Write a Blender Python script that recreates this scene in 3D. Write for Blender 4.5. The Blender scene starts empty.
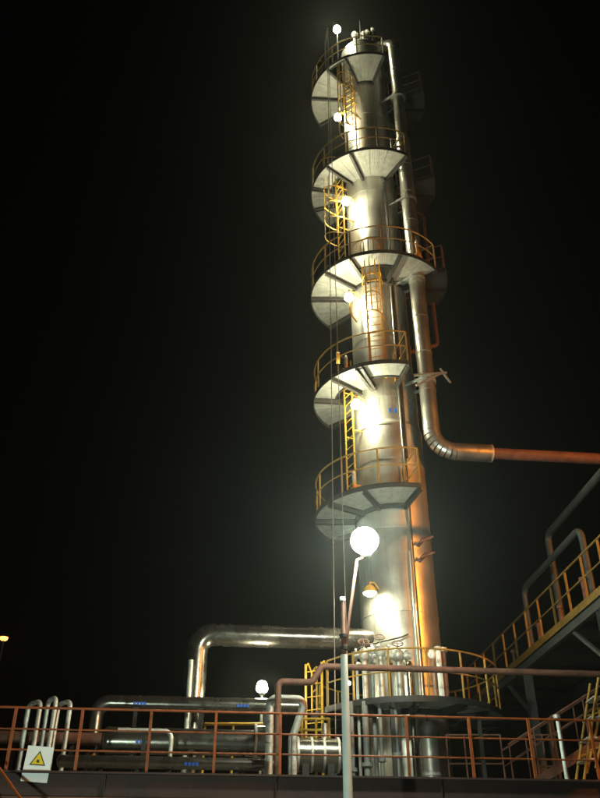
import bpy, math, random
from mathutils import Vector, Matrix
random.seed(7)
scene = bpy.context.scene
col = scene.collection

# ------------------------------------------------------------------ camera, night sky, exposure
F, PITCH, EYE = 830.0, math.radians(33.0), 1.6       # focal length in photo pixels (600x798), upward tilt
cam_d = bpy.data.cameras.new('camera')
cam_d.sensor_fit = 'VERTICAL'; cam_d.sensor_height = 36.0
cam_d.lens = F / 798.0 * 36.0
cam_d.clip_end = 600
cam = bpy.data.objects.new('camera', cam_d); col.objects.link(cam)
cam.location = (0, 0, EYE); cam.rotation_euler = (math.radians(90) + PITCH, 0, 0)
scene.camera = cam

world = bpy.data.worlds.new('World'); scene.world = world; world.use_nodes = True
wn = world.node_tree.nodes; wl = world.node_tree.links
sky = wn.new('ShaderNodeTexSky'); sky.sky_type = 'NISHITA'; sky.sun_disc = False
sky.sun_elevation = math.radians(2); sky.sun_rotation = math.radians(200)
tint = wn.new('ShaderNodeMix'); tint.data_type = 'RGBA'; tint.blend_type = 'MULTIPLY'
tint.inputs[0].default_value = 1.0; tint.inputs[7].default_value = (1.0, 0.55, 0.42, 1)
wl.new(sky.outputs[0], tint.inputs[6]); wl.new(tint.outputs[2], wn['Background'].inputs[0])
wn['Background'].inputs[1].default_value = 0.0008
scene.view_settings.view_transform = 'Standard'; scene.view_settings.look = 'None'
scene.view_settings.exposure = 0.0; scene.view_settings.gamma = 1.0
scene.cycles.max_bounces = 6; scene.cycles.volume_bounces = 0

# lamp radiances
L_GLOBE, L_FLOOD, L_SODIUM, L_FILL = 520.0, 640.0, 7000.0, 2000.0
HAZE = 0.0007

# ------------------------------------------------------------------ pixel -> place helpers
CP, SP = math.cos(PITCH), math.sin(PITCH)
def ray(px, py):
    u, v = px - 300.0, 399.0 - py
    return Vector((u, F * CP - v * SP, F * SP + v * CP))
def at(px, py, Y):
    d = ray(px, py); d *= Y / d.y
    return Vector((d.x, d.y, d.z + EYE))
YAW = math.radians(5.8)                                  # the plant's grid is turned this much against the view
rd = Vector((math.cos(YAW), math.sin(YAW), 0)); rn = Vector((rd.y, -rd.x, 0))    # along the front; towards the camera
def atg(px, py, Y):                                      # on the upright plane parallel to the front, Y metres ahead
    return on_plane(px, py, (0, Y, 0), rn)
def on_plane(px, py, p0, n):
    d = ray(px, py); o = Vector((0, 0, EYE)); n = Vector(n)
    return o + d * ((Vector(p0) - o).dot(n) / d.dot(n))

# ------------------------------------------------------------------ materials
MATS = {}
def mat(name, base, rough=0.5, metal=0.0, var=0.25, scale=3.0, bump=0.0, bump_scale=40.0, streak=0.0, stain=None, rough_var=0.15):
    m = bpy.data.materials.new(name); m.use_nodes = True
    n, l = m.node_tree.nodes, m.node_tree.links
    b = n['Principled BSDF']; b.inputs['Metallic'].default_value = metal
    tc = n.new('ShaderNodeTexCoord')
    geo = n.new('ShaderNodeNewGeometry')
    no = n.new('ShaderNodeTexNoise'); no.inputs['Scale'].default_value = scale; no.inputs['Detail'].default_value = 6
    l.new(geo.outputs['Position'], no.inputs['Vector'])
    rp = n.new('ShaderNodeValToRGB')
    c0 = [c * (1 - var) for c in base]; c1 = [min(1, c * (1 + var)) for c in base]
    rp.color_ramp.elements[0].position = .3; rp.color_ramp.elements[1].position = .7
    rp.color_ramp.elements[0].color = (*c0, 1); rp.color_ramp.elements[1].color = (*c1, 1)
    l.new(no.outputs[0], rp.inputs[0])
    out = rp.outputs[0]
    if streak or stain:
        mp = n.new('ShaderNodeMapping'); mp.inputs['Scale'].default_value = (6, 6, .25)
        l.new(geo.outputs['Position'], mp.inputs[0])
        ns = n.new('ShaderNodeTexNoise'); ns.inputs['Scale'].default_value = 2.2; ns.inputs['Detail'].default_value = 5
        l.new(mp.outputs[0], ns.inputs['Vector'])
        r2 = n.new('ShaderNodeValToRGB'); r2.color_ramp.elements[0].position = .52; r2.color_ramp.elements[1].position = .72
        l.new(ns.outputs[0], r2.inputs[0])
        mul = n.new('ShaderNodeMath'); mul.operation = 'MULTIPLY'; mul.inputs[1].default_value = streak or .5
        l.new(r2.outputs[0], mul.inputs[0])
        mx = n.new('ShaderNodeMix'); mx.data_type = 'RGBA'
        l.new(mul.outputs[0], mx.inputs[0]); l.new(out, mx.inputs[6])
        mx.inputs[7].default_value = (*(stain or [c * .45 for c in base]), 1)
        out = mx.outputs[2]
    l.new(out, b.inputs['Base Color'])
    mr = n.new('ShaderNodeMapRange'); mr.inputs[3].default_value = max(.05, rough - rough_var); mr.inputs[4].default_value = min(1, rough + rough_var)
    l.new(no.outputs[0], mr.inputs[0]); l.new(mr.outputs[0], b.inputs['Roughness'])
    if bump:
        nb = n.new('ShaderNodeTexNoise'); nb.inputs['Scale'].default_value = bump_scale; nb.inputs['Detail'].default_value = 3
        l.new(geo.outputs['Position'], nb.inputs['Vector'])
        bp = n.new('ShaderNodeBump'); bp.inputs['Strength'].default_value = bump; bp.inputs['Distance'].default_value = .02
        l.new(nb.outputs[0], bp.inputs['Height']); l.new(bp.outputs[0], b.inputs['Normal'])
    MATS[name] = m
    return m
def emit(name, color, strength):
    m = bpy.data.materials.new(name); m.use_nodes = True
    n, l = m.node_tree.nodes, m.node_tree.links
    n.remove(n['Principled BSDF'])
    e = n.new('ShaderNodeEmission'); e.inputs[0].default_value = (*color, 1); e.inputs[1].default_value = strength
    l.new(e.outputs[0], n['Material Output'].inputs[0])
    MATS[name] = m
    return m
mat('cladding', (.56, .55, .50), .40, .85, .16, 1.6, .6, 3.2, .5, (.34, .29, .22))
mat('pipe_cladding', (.50, .49, .45), .36, .9, .15, 2.5, .3, 7, .3, (.30, .24, .17))
mat('shaded_cladding', (.17, .155, .135), .27, .9, .15, 2.5, .1, 5, .3, (.11, .075, .05))  # dark copy of the pipe cladding, shade put into the colour
mat('dim_walkway_yellow', (.15, .085, .012), .55, 0, .4, 7, .1, 60, .4, (.06, .03, .02))  # darkest copy of the yellow: the walkway's dim light put into the colour
mat('shaded_yellow', (.30, .17, .02), .55, 0, .3, 7, .1, 60, .4, (.10, .045, .02))  # yellow paint darkened, so dim light on railings and steep stair is coloured in
mat('galvanised', (.48, .48, .44), .55, .55, .25, 9, .2, 30)
mat('yellow_paint', (.62, .36, .03), .5, 0, .25, 7, .1, 60, .3, (.20, .09, .03))
mat('orange_paint', (.23, .05, .006), .5, 0, .3, 6, .1, 60, .35, (.14, .05, .02))
mat('dark_steel', (.018, .015, .013), .6, 0, .3, 8, .1, 50)
mat('rust_steel', (.13, .055, .035), .7, .1, .35, 5, .25, 40, .3)
mat('fascia', (.035, .015, .012), .75, 0, .35, 2.2, .3, 30, .5, (.05, .02, .015))
mat('white_paint', (.74, .78, .74), .45, 0, .08, 4, .06, 60, .25, (.5, .5, .45))
mat('charcoal_paint', (.045, .048, .045), .6, .1, .25, 4, .1, 40, .25)
mat('dull_grey', (.10, .105, .10), .55, .1, .2, 4, .1, 40, .25)
mat('grey_paint', (.20, .21, .20), .55, .1, .2, 4, .1, 40, .25)
mat('concrete', (.22, .21, .19), .85, 0, .25, 1.5, .4, 25, .4)
mat('asphalt', (.05, .05, .05), .9, 0, .3, 3, .6, 90)
mat('blue_stencil', (.02, .12, .62), .5, 0, .15, 20)
mat('sign_white', (.80, .80, .78), .4, 0, .03, 5, 0, 40)
mat('sign_yellow', (.80, .55, .02), .4, 0, .05, 5)
mat('sign_black', (.015, .015, .015), .5, 0, .05, 5)
mat('cable_black', (.05, .045, .04), .6, 0, .2, 5)
mat('rope_steel', (.25, .23, .2), .5, .6, .2, 5)
emit('globe_light', (1.0, .96, .64), L_GLOBE)
emit('dim_globe_light', (1.0, .97, .66), L_GLOBE * .4)
emit('flood_light', (.88, 1.0, .80), L_FLOOD)
emit('sodium_light', (1.0, .31, .03), L_SODIUM)
emit('fill_light', (.75, 1.0, .85), L_FILL)  # pale light of the added floodlight
emit('dim_sodium_light', (1.0, .33, .06), 6.0)
emit('small_light', (1.0, .97, .8), 60.0)
# perforated galvanised deck plate with anti-slip ribs along each plank (uv: u radial, v along the arc, in metres)
dm = mat('deck_plate', (.30, .30, .27), .6, .35, .22, 6, 0)
n, l = dm.node_tree.nodes, dm.node_tree.links
uv = n.new('ShaderNodeUVMap')
wv = n.new('ShaderNodeTexWave'); wv.bands_direction = 'Y'; wv.inputs['Scale'].default_value = 5.0; wv.inputs['Distortion'].default_value = .6
l.new(uv.outputs[0], wv.inputs['Vector'])
bp = n.new('ShaderNodeBump'); bp.inputs['Strength'].default_value = .35; bp.inputs['Distance'].default_value = .01
l.new(wv.outputs[0], bp.inputs['Height']); l.new(bp.outputs[0], n['Principled BSDF'].inputs['Normal'])

# ------------------------------------------------------------------ mesh helpers
def mesh(name, V, Fc, smooth=True, uvs=None):
    me = bpy.data.meshes.new(name)
    me.from_pydata([tuple(v) for v in V], [], Fc)
    if smooth is True:
        me.polygons.foreach_set('use_smooth', [len(f) <= 4 for f in Fc])
    elif smooth:
        me.polygons.foreach_set('use_smooth', smooth)
    if uvs:
        lay = me.uv_layers.new(name='UVMap')
        for lp in me.loops: lay.data[lp.index].uv = uvs[lp.vertex_index]
    me.update()
    return me
def obj(name, me, m, parent=None, loc=None, rot=None):
    o = bpy.data.objects.new(name, me); col.objects.link(o)
    if m and not me.materials: me.materials.append(MATS[m])
    if parent: o.parent = parent
    if loc is not None: o.location = loc
    if rot is not None: o.rotation_euler = rot
    return o
def thing(name, label, cat, loc=(0, 0, 0), group=None, rot=0):
    o = bpy.data.objects.new(name, None); col.objects.link(o)
    o.empty_display_size = .2; o.location = loc; o.rotation_euler = (0, 0, rot)
    o['label'] = label; o['category'] = cat
    if group: o['group'] = group
    return o
def tag(o, label, cat, group=None):
    o['label'] = label; o['category'] = cat
    if group: o['group'] = group
    return o

def frames(P):
    P = [Vector(p) for p in P]; T = []
    for i in range(len(P)):
        a = P[max(0, i - 1)]; b = P[min(len(P) - 1, i + 1)]
        T.append((b - a).normalized())
    up = Vector((0, 0, 1)) if abs(T[0].z) < .95 else Vector((0, 1, 0))
    nrm = (up - T[0] * up.dot(T[0])).normalized(); N = [nrm]
    for i in range(1, len(P)):
        nrm = nrm - T[i] * nrm.dot(T[i]); nrm.normalize(); N.append(nrm.copy())
    return P, T, N
def tube(P, r, seg=12, caps=True):
    """swept tube; r a number or one radius per point"""
    P, T, N = frames(P)
    R = r if isinstance(r, (list, tuple)) else [r] * len(P)
    V, Fc = [], []
    for p, t, nn, rr in zip(P, T, N, R):
        b = t.cross(nn)
        for k in range(seg):
            a = 2 * math.pi * k / seg
            V.append(p + (nn * math.cos(a) + b * math.sin(a)) * rr)
    for i in range(len(P) - 1):
        for k in range(seg):
            k2 = (k + 1) % seg
            Fc.append((i * seg + k, i * seg + k2, (i + 1) * seg + k2, (i + 1) * seg + k))
    if caps:
        for base, flip in ((0, True), ((len(P) - 1) * seg, False)):
            o = len(V); V += [V[base + k].copy() for k in range(seg)]
            f = list(range(o, o + seg)); Fc.append(tuple(reversed(f)) if flip else tuple(f))
    return mesh('tube', V, Fc)
def lathe(prof, seg=32, sharp=False):
    """profile of (r, z); sharp: every band flat against the next"""
    V, Fc = [], []
    def ring(r, z):
        o = len(V)
        for k in range(seg):
            a = 2 * math.pi * k / seg; V.append(Vector((r * math.sin(a), -r * math.cos(a), z)))
        return o
    if sharp:
        for (r0, z0), (r1, z1) in zip(prof, prof[1:]):
            a, b = ring(r0, z0), ring(r1, z1)
            for k in range(seg): k2 = (k + 1) % seg; Fc.append((a + k, a + k2, b + k2, b + k))
    else:
        rs = [ring(*p) for p in prof]
        for a, b in zip(rs, rs[1:]):
            for k in range(seg): k2 = (k + 1) % seg; Fc.append((a + k, a + k2, b + k2, b + k))
    return mesh('lathe', V, Fc)
def box(sx, sy, sz, c=(0, 0, 0), bev=0.0):
    x, y, z = sx / 2, sy / 2, sz / 2
    V = [Vector((c[0] + i * x, c[1] + j * y, c[2] + k * z)) for k in (-1, 1) for j in (-1, 1) for i in (-1, 1)]
    Fc = [(0, 2, 3, 1), (4, 5, 7, 6), (0, 1, 5, 4), (2, 6, 7, 3), (0, 4, 6, 2), (1, 3, 7, 5)]
    return mesh('box', V, Fc, False)
def bar(p, q, w, h, up=(0, 0, 1)):
    """rectangular bar from p to q, w across, h along up"""
    p, q = Vector(p), Vector(q); t = (q - p).normalized(); up = Vector(up)
    if abs(t.dot(up)) > .98: up = Vector((0, 1, 0))
    s = t.cross(up).normalized(); u = s.cross(t)
    V = [b + s * (i * w / 2) + u * (j * h / 2) for b in (p, q) for j in (-1, 1) for i in (-1, 1)]
    Fc = [(0, 1, 3, 2), (4, 6, 7, 5), (0, 4, 5, 1), (2, 3, 7, 6), (0, 2, 6, 4), (1, 5, 7, 3)]
    return mesh('bar', V, Fc, False)
def channel(p, q, w, h, t=.012):
    """I-section beam from p to q"""
    p, q = Vector(p), Vector(q); d = (q - p).normalized(); s = d.cross(Vector((0, 0, 1))).normalized(); u = s.cross(d)
    sec = [(-w/2, -h/2), (w/2, -h/2), (w/2, -h/2+t), (t/2, -h/2+t), (t/2, h/2-t), (w/2, h/2-t), (w/2, h/2), (-w/2, h/2), (-w/2, h/2-t), (-t/2, h/2-t), (-t/2, -h/2+t), (-w/2, -h/2+t)]
    V = [b + s * i + u * j for b in (p, q) for i, j in sec]; k = len(sec)
    Fc = [(i, (i + 1) % k, k + (i + 1) % k, k + i) for i in range(k)] + [tuple(reversed(range(k))), tuple(range(k, 2 * k))]
    return mesh('channel', V, Fc, False)
def dirv(a):                                             # angle round a column: 0 towards the camera, + to the right
    a = math.radians(a); return Vector((math.sin(a), -math.cos(a), 0))
def arc(r, a0, a1, z, step=4):
    n_ = max(2, int(abs(a1 - a0) / step) + 1)
    return [dirv(a0 + (a1 - a0) * i / (n_ - 1)) * r + Vector((0, 0, z)) for i in range(n_)]
def sector(r0, r1, a0, a1, z0, z1, step=4):
    n_ = max(2, int(abs(a1 - a0) / step) + 1); V, U, Fc = [], [], []
    for z in (z0, z1):
        for i in range(n_):
            a = a0 + (a1 - a0) * i / (n_ - 1); d = dirv(a); v = math.radians(a) * (r0 + r1) / 2
            V.append(d * r0 + Vector((0, 0, z))); U.append((r0, v))
            V.append(d * r1 + Vector((0, 0, z))); U.append((r1, v))
    m2 = 2 * n_
    for i in range(n_ - 1):
        a, b = 2 * i, 2 * i + 2
        Fc.append((a, b, b + 1, a + 1)); Fc.append((m2 + a, m2 + a + 1, m2 + b + 1, m2 + b))
        Fc.append((a + 1, b + 1, m2 + b + 1, m2 + a + 1)); Fc.append((a, m2 + a, m2 + b, b))
    Fc.append((0, 1, m2 + 1, m2)); e = 2 * n_ - 2; Fc.append((e, m2 + e, m2 + e + 1, e + 1))
    return mesh('sector', V, Fc, False, U)
def fillet(P, R):
    """straight runs and elbow arcs of a piped route"""
    P = [Vector(p) for p in P]; out = []; start = P[0]
    for i in range(1, len(P) - 1):
        a = (P[i - 1] - P[i]).normalized(); b = (P[i + 1] - P[i]).normalized()
        ang = a.angle(b); d = R / math.tan(ang / 2)
        p, q = P[i] + a * d, P[i] + b * d
        c = P[i] + (a + b).normalized() * (R / math.sin(ang / 2))
        out.append(('run', [start, p]))
        pts = []; v0, v1 = p - c, q - c; tot = v0.angle(v1)
        for k in range(9):
            t = k / 8
            pts.append(c + (v0 * math.sin((1 - t) * tot) + v1 * math.sin(t * tot)) / math.sin(tot))
        out.append(('elbow', pts)); start = q
    out.append(('run', [start, P[-1]]))
    return out
def pipe(name, label, cat, P, r, bend=None, m='pipe_cladding', seg=20, sect=None, band=0.012, group=None, flange_ends=False):
    P = [Vector(p) for p in P]; base = P[0].copy()
    t = thing(name, label, cat, base, group); P = [p - base for p in P]
    for kind, pts in (fillet(P, bend or 2.0 * r) if len(P) > 2 else [('run', P)]):
        if kind == 'elbow':
            obj('elbow', tube(pts, r * 1.012, seg), m, t)
            continue
        a, b = pts; L = (b - a).length
        if L < 1e-3: continue
        k = max(1, round(L / sect)) if sect else 1
        for i in range(k):
            p, q = a.lerp(b, i / k), a.lerp(b, (i + 1) / k)
            obj('pipe_run', tube([p, q], r * (1 if i % 2 == 0 else .994), seg), m, t)
            if sect and i:
                e = (b - a).normalized() * .03
                obj('band', tube([p - e, p + e], r + band, seg), m, t)
    if flange_ends:
        for a, b in ((P[0], P[1]), (P[-1], P[-2])):
            e = (b - a).normalized(); obj('flange', tube([a, a + e * .05], r * 1.55, seg), m, t)
    return t
def stencil(parent, p, axis, nrm, w=.05, h=.07, count=4, gap=.03, m='blue_stencil'):
    """a row of small blue stencilled blocks lying on a surface"""
    p, axis, nrm = Vector(p), Vector(axis).normalized(), Vector(nrm).normalized()
    for i in range(count):
        c = p + axis * (i * (w + gap)) + nrm * .004
        obj('stencil_mark', bar(c - axis * (w / 2), c + axis * (w / 2), h, .006, nrm), m, parent)

# ------------------------------------------------------------------ ground and plinth
def struct(o):
    o['kind'] = 'structure'; return o
struct(obj('ground', box(150, 150, .2, (0, 20, -.1)), 'asphalt'))
Y_FRONT = 16.8
A = atg(0, 772, Y_FRONT); B = atg(600, 776, Y_FRONT)     # foot line of the front railing
DECK = 4.12
A.z = B.z = DECK
c = (A + B) / 2 - rn * 20
yaw = YAW
struct(obj('process_deck', box(70, 40, .3, (0, 0, DECK - .17)), 'concrete', None, (c.x, c.y, 0), (0, 0, yaw)))
pc = box(.5, .5, DECK - .32, (0, 0, (DECK - .32) / 2)); pc.materials.append(MATS['concrete'])
for i in range(8):
    for j in range(4):
        q = A + rd * (-22 + 7 * i) - rn * (2.2 + 8 * j)
        struct(obj('deck_column', pc, None, None, (q.x, q.y, 0), (0, 0, yaw)))
fa = thing('fascia_beam', 'dark brown steel beam along the deck edge under the orange railing', 'beam', A + rn * .07)
Lr = (B - A).length
p0, p1 = rd * -8, rd * (Lr + 8)
for nme, z0, z1, off, mm in (('web', -.42, -.03, 0, 'fascia'), ('top_flange', -.03, 0.005, .05, 'fascia'), ('bottom_flange', -.45, -.42, .05, 'rust_steel')):
    zc = Vector((0, 0, (z0 + z1) / 2))
    obj(nme, bar(p0 + zc + rn * off, p1 + zc + rn * off, .02 if off == 0 else .14, z1 - z0), mm, fa)
for i in range(9):
    q = rd * (-7.4 + i * 3.1)
    obj('stiffener', bar(q + rn * .015 + Vector((0, 0, -.42)), q + rn * .015 + Vector((0, 0, -.03)), .012, .09, rn), 'fascia', fa)

# ------------------------------------------------------------------ front railing
fr = thing('guard_railing', 'orange painted steel guard railing with three rails along the deck edge', 'railing', A)
RH = 1.12
for h, r in ((RH, .024), (.74, .017), (.38, .017)):
    obj('rail', tube([rd * -6 + Vector((0, 0, h)), rd * (Lr + 6) + Vector((0, 0, h))], r, 10), 'orange_paint', fr)
post_me = bar((0, 0, -.12), (0, 0, RH), .05, .05); post_me.materials.append(MATS['orange_paint'])
pxs = [11, 79, 149, 215, 280, 345, 407, 470, 530, 592]
posts_x = []
for x in pxs:
    q = on_plane(x, 742, A, rn); posts_x.append((q - A).dot(rd))
st = posts_x[1] - posts_x[0]
for s in [posts_x[0] - st * 2, posts_x[0] - st] + posts_x + [posts_x[-1] + st, posts_x[-1] + 2 * st]:
    obj('post', post_me, None, fr, rd * s + rn * .045, (0, 0, yaw))
# warning sign on the railing
sp = on_plane(37.5, 764, A + rn * .11, rn)
sg = thing('warning_sign', 'white warning sign with a yellow and black triangle hung on the orange railing', 'sign', sp, None, yaw - .0)
tilt = .06
def sx(x, z, y=0): return Vector((x * math.cos(tilt) - z * math.sin(tilt) * -1 * 0 + z * math.sin(tilt), y, z * math.cos(tilt) - x * math.sin(tilt)))
W2, H2 = .235, .30
V = [sx(i * W2, k * H2, j * .004) for j in (-1, 1) for k in (-1, 1) for i in (-1, 1)]
obj('board', mesh('board', V, [(0, 1, 3, 2), (4, 6, 7, 5), (0, 4, 5, 1), (2, 3, 7, 6), (0, 2, 6, 4), (1, 5, 7, 3)], False), 'sign_white', sg)
def flat(name, pts, y, m):
    k = len(pts); V = [sx(px_, pz_, y) for px_, pz_ in pts] + [sx(px_, pz_, y + .003) for px_, pz_ in pts]
    Fc = [tuple(range(k)), tuple(reversed(range(k, 2 * k)))] + [(i, k + i, k + (i + 1) % k, (i + 1) % k) for i in range(k)]
    obj(name, mesh(name, V, Fc, False), m, sg)
def tri(cx_, cz_, s):
    return [(cx_ - s * .866, cz_ - s * .5), (cx_ + s * .866, cz_ - s * .5), (cx_, cz_ + s)]
flat('triangle_border', tri(0, .06, .165), -.0085, 'sign_black')
flat('triangle', tri(0, .06, .130), -.0125, 'sign_yellow')
flat('symbol', [(.036 * math.cos(a * math.pi / 5) * (1 if a % 2 else .55), .045 + .036 * math.sin(a * math.pi / 5) * (1 if a % 2 else .55)) for a in range(10)], -.0165, 'sign_black')
for dx in (-.2, .2):
    obj('strap', bar((dx, .02, .30), (dx, .02, .02), .03, .006, (0, 1, 0)), 'dark_steel', sg)
obj('hanger', bar((-.22, .035, .09), (.22, .035, .09), .06, .03), 'dark_steel', sg)
# stair railing in the lower left corner
s0, s1 = at(-22, 738, 16.2), at(62, 858, 14.6)
sr = thing('stair_railing', 'sloping orange handrail of the stairs beside the warning sign', 'railing', (s1.x, s1.y, 0))
o_ = Vector((s1.x, s1.y, 0))
obj('handrail', tube([s0 - o_, s1 - o_], .026, 10), 'orange_paint', sr)
obj('lower_rail', tube([s0 - o_ - Vector((0, 0, .5)), s1 - o_ - Vector((0, 0, .5))], .018, 10), 'orange_paint', sr)
for t_ in (0.02, .98):
    q = s0.lerp(s1, t_) - o_
    obj('post', tube([(q.x, q.y, 0), (q.x, q.y, q.z)], .022, 8), 'orange_paint', sr)

# ------------------------------------------------------------------ distillation column
D = 21.5
cx = at(405, 705, D).x; C0 = Vector((cx, D, 0))
def on_axis(py): return on_plane(300 + 0, py, (cx, D, 0), (0, 1, 0)).z
ZP = [on_axis(y) for y in (100, 195, 297, 402, 519)]      # sector platforms, top to bottom
Z_TOP = ZP[0] + 3.0
def rad(z):
    return 1.02 if z < ZP[4] + 1.5 else (.97 if z < ZP[3] else (.92 if z < ZP[1] else .87))
tower = thing('distillation_column', 'tall metal clad distillation column rising through sector platforms', 'column', (cx, D, DECK))
tz = DECK
z = DECK + .25; k = 0
obj('base_ring', lathe([(0, 0), (1.35, 0), (1.35, .06), (1.12, .06), (1.12, .25), (0, .25)], 40, True), 'concrete', tower)
while z < Z_TOP - .4:
    z1 = min(z + (1.15 if k % 3 else .95), Z_TOP - .3)
    r = rad(z) + random.uniform(-.004, .004)
    obj('cladding_section', lathe([(r + .004, z - tz), (r - .001, z1 - tz + .02)], 56), 'cladding', tower)
    sa = random.uniform(-62, 45)
    obj('seam_strip', sector(r + .001, r + .012, sa, sa + 2.2, z - tz + .03, z1 - tz - .03, 1), 'cladding', tower)
    if k and (k % 2 == 0):
        obj('strap_band', lathe([(r + .003, z - tz - .03), (r + .014, z - tz - .03), (r + .014, z - tz + .03), (r + .003, z - tz + .03)], 56, True), 'cladding', tower)
    if rad(z1) != rad(z):
        obj('cone_transition', lathe([(rad(z) + .02, z1 - tz - .06), (rad(z) + .02, z1 - tz), (rad(z1), z1 - tz + .14)], 56, True), 'cladding', tower)
    z = z1; k += 1
rt = rad(z)
obj('top_head', lathe([(rt + .02, z - tz), (rt + .02, z - tz + .06), (rt * .93, z - tz + .2), (rt * .72, z - tz + .36), (rt * .4, z - tz + .46), (.001, z - tz + .5)], 40), 'cladding', tower)
zt = z - tz + .35
for a_, rr, hh, rp_ in ((25, .55, 1.0, .07), (50, .62, 1.35, .05), (-30, .6, .8, .09), (150, .4, 1.0, .11), (40, .25, 1.25, .1), (5, .6, .75, .06), (62, .7, .9, .06)):
    q = dirv(a_) * rr
    nz = obj('nozzle', tube([q + Vector((0, 0, zt - .1)), q + Vector((0, 0, zt + hh - .25))], rp_, 14), 'pipe_cladding', tower)
    obj('flange', tube([q + Vector((0, 0, zt + hh - .3)), q + Vector((0, 0, zt + hh - .2))], rp_ * 1.6, 14), 'galvanised', nz)
obj('lightning_rod', tube([(-.02, -.1, zt + .05), (-.02, -.1, zt + 2.2)], [.025, .012], 8), 'galvanised', tower)
zz = on_axis(566) - tz                                      # small pipe support bolted on the right of the shell
for k_, dz_ in enumerate((-.22, .22)):
    q = dirv(31) * 1.0
    mh = obj('pipe_support', bar(q + Vector((0, 0, zz + dz_)), dirv(31) * 1.32 + Vector((0, 0, zz + dz_ + .12)), .07, .07), 'rust_steel', tower)
    obj('support_arm', bar(dirv(31) * 1.3 + Vector((-.15, 0, zz + dz_)), dirv(31) * 1.3 + Vector((.25, .1, zz + dz_ + .2)), .05, .05), 'rust_steel', mh)
# conduits clipped on the shell
for a_, r_, z0, z1, mm in ((14, .022, 2.0, ZP[4] - 1.4, 'galvanised'), (17, .03, 2.0, ZP[2] - .4, 'pipe_cladding'), (20, .018, 1.0, ZP[1] - .4, 'dark_steel'), (22, .03, ZP[3] - 1.5, ZP[1] - .3, 'dark_steel')):
    P_ = []
    zz = z0
    q = dirv(a_)
    P_ = [q * (1.02 + r_ + .03) + Vector((0, 0, z0)), q * (1.02 + r_ + .03) + Vector((0, 0, min(z1, ZP[4] + 1.4) - tz))]
    if z1 > ZP[4] + 1.5: P_ += [q * (.98 + r_ + .04) + Vector((0, 0, ZP[4] + 1.9 - tz)), q * (.98 + r_ + .04) + Vector((0, 0, z1 - tz))]
    obj('conduit', tube(P_, r_, 10), mm, tower)
stencil(tower, dirv(2) * 1.003 + Vector((-.02, 0, on_axis(428) - tz)), (1, .08, 0), dirv(4), .07, .16, 2, .09)

# ------------------------------------------------------------------ platforms round the column
def rail_gap(a, gaps): return any(g0 <= a <= g1 for g0, g1 in gaps)
def platform(name, label, z, a0, a1, r_out, beams, hatch=(), r_in=None, group='platforms round the column', paint='shaded_yellow', rails=(1.1, .58), post_step=27, edge_h=.10, brace=True, panel='deck_plate', rgap=(), hd=.66):
    """a0 < a1 in degrees; beams: angles of the radial beams; hatch: beam intervals left open"""
    r_in = r_in or rad(z) + .03
    t = thing(name, label, 'platform', (cx, D, z), group)
    bs = sorted([a0] + list(beams) + [a1])
    for i, (b0, b1) in enumerate(zip(bs, bs[1:])):
        if i in hatch:
            rm = r_in + (hd if isinstance(hd, float) else hd[hatch.index(i)])
            obj('deck_panel', sector(rm, r_out - .02, b0 + .3, b1 - .3, -.012, .012), panel, t)
            obj('hatch_trim', tube(arc(rm, b0, b1, -.03), .03, 6), 'dark_steel', t)
            continue
        nn = max(1, round((b1 - b0) / 16))
        for j in range(nn):
            e0 = b0 + (b1 - b0) * j / nn; e1 = b0 + (b1 - b0) * (j + 1) / nn
            obj('deck_panel', sector(r_in, r_out - .02, e0 + .18, e1 - .18, -.012 - .002 * (j % 2), .012), panel, t)
    for b in bs:
        d = dirv(b)
        obj('radial_beam', channel(d * (r_in - .06) + Vector((0, 0, -.095)), d * (r_out - .012) + Vector((0, 0, -.095)), .085, .16), 'dark_steel', t)
        if brace and b not in (a0, a1):
            pass
    obj('inner_ring', sector(r_in - .045, r_in + .02, a0, a1, -.15, -.02), 'dark_steel', t)
    obj('toe_plate', sector(r_out - .012, r_out + .006, a0, a1, -edge_h, .035), 'dark_steel', t)
    segs = []; s = a0
    for g0, g1 in sorted(rgap): segs.append((s, g0)); s = g1
    segs.append((s, a1))
    pm = tube([(0, 0, 0), (0, 0, rails[0])], .026, 8); pm.materials.append(MATS[paint])
    for s0_, s1_ in segs:
        n_ = max(1, round((s1_ - s0_) / post_step))
        for i in range(n_ + 1):
            obj('post', pm, None, t, dirv(s0_ + (s1_ - s0_) * i / n_) * (r_out - .04))
        for h in rails:
            obj('rail', tube(arc(r_out - .04, s0_, s1_, h, 3), .024 if h == rails[0] else .018, 8), paint, t)
    if a1 - a0 < 350:
        for a_ in (a0, a1):
            d = dirv(a_); q0, q1 = d * (r_in + .1), d * (r_out - .04)
            for h in rails: obj('end_rail', tube([q0 + Vector((0, 0, h)), q1 + Vector((0, 0, h))], .02, 8), paint, t)
            obj('post', pm, None, t, q0)
    return t
platform('sector_platform', 'topmost sector platform beneath the head of the column', ZP[0], -123, 16, 2.16, (-86, -47, -25), (2,), hd=1.12)
platform('sector_platform', 'second sector platform down from the column top, above the one with the wide wing', ZP[1], -138, 30, 2.2, (-108, -80, -50, -24), (2,), hd=.6)
platform('sector_platform', 'middle sector platform with a wide wing wrapping the riser pipe', ZP[2], -135, 53, 2.25, (-90, -54, -28, 14), (3,), hd=.64)
platform('sector_platform', 'fourth sector platform from the column top, below the one with the wide wing', ZP[3], -130, 13, 2.2, (-84, -50, -28, -23), (1, 4), hd=(.58, .5))
platform('sector_platform', 'lowest sector platform right above the bright floodlight', ZP[4], -130, 14, 2.2, (-90, -58, -26))
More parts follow.
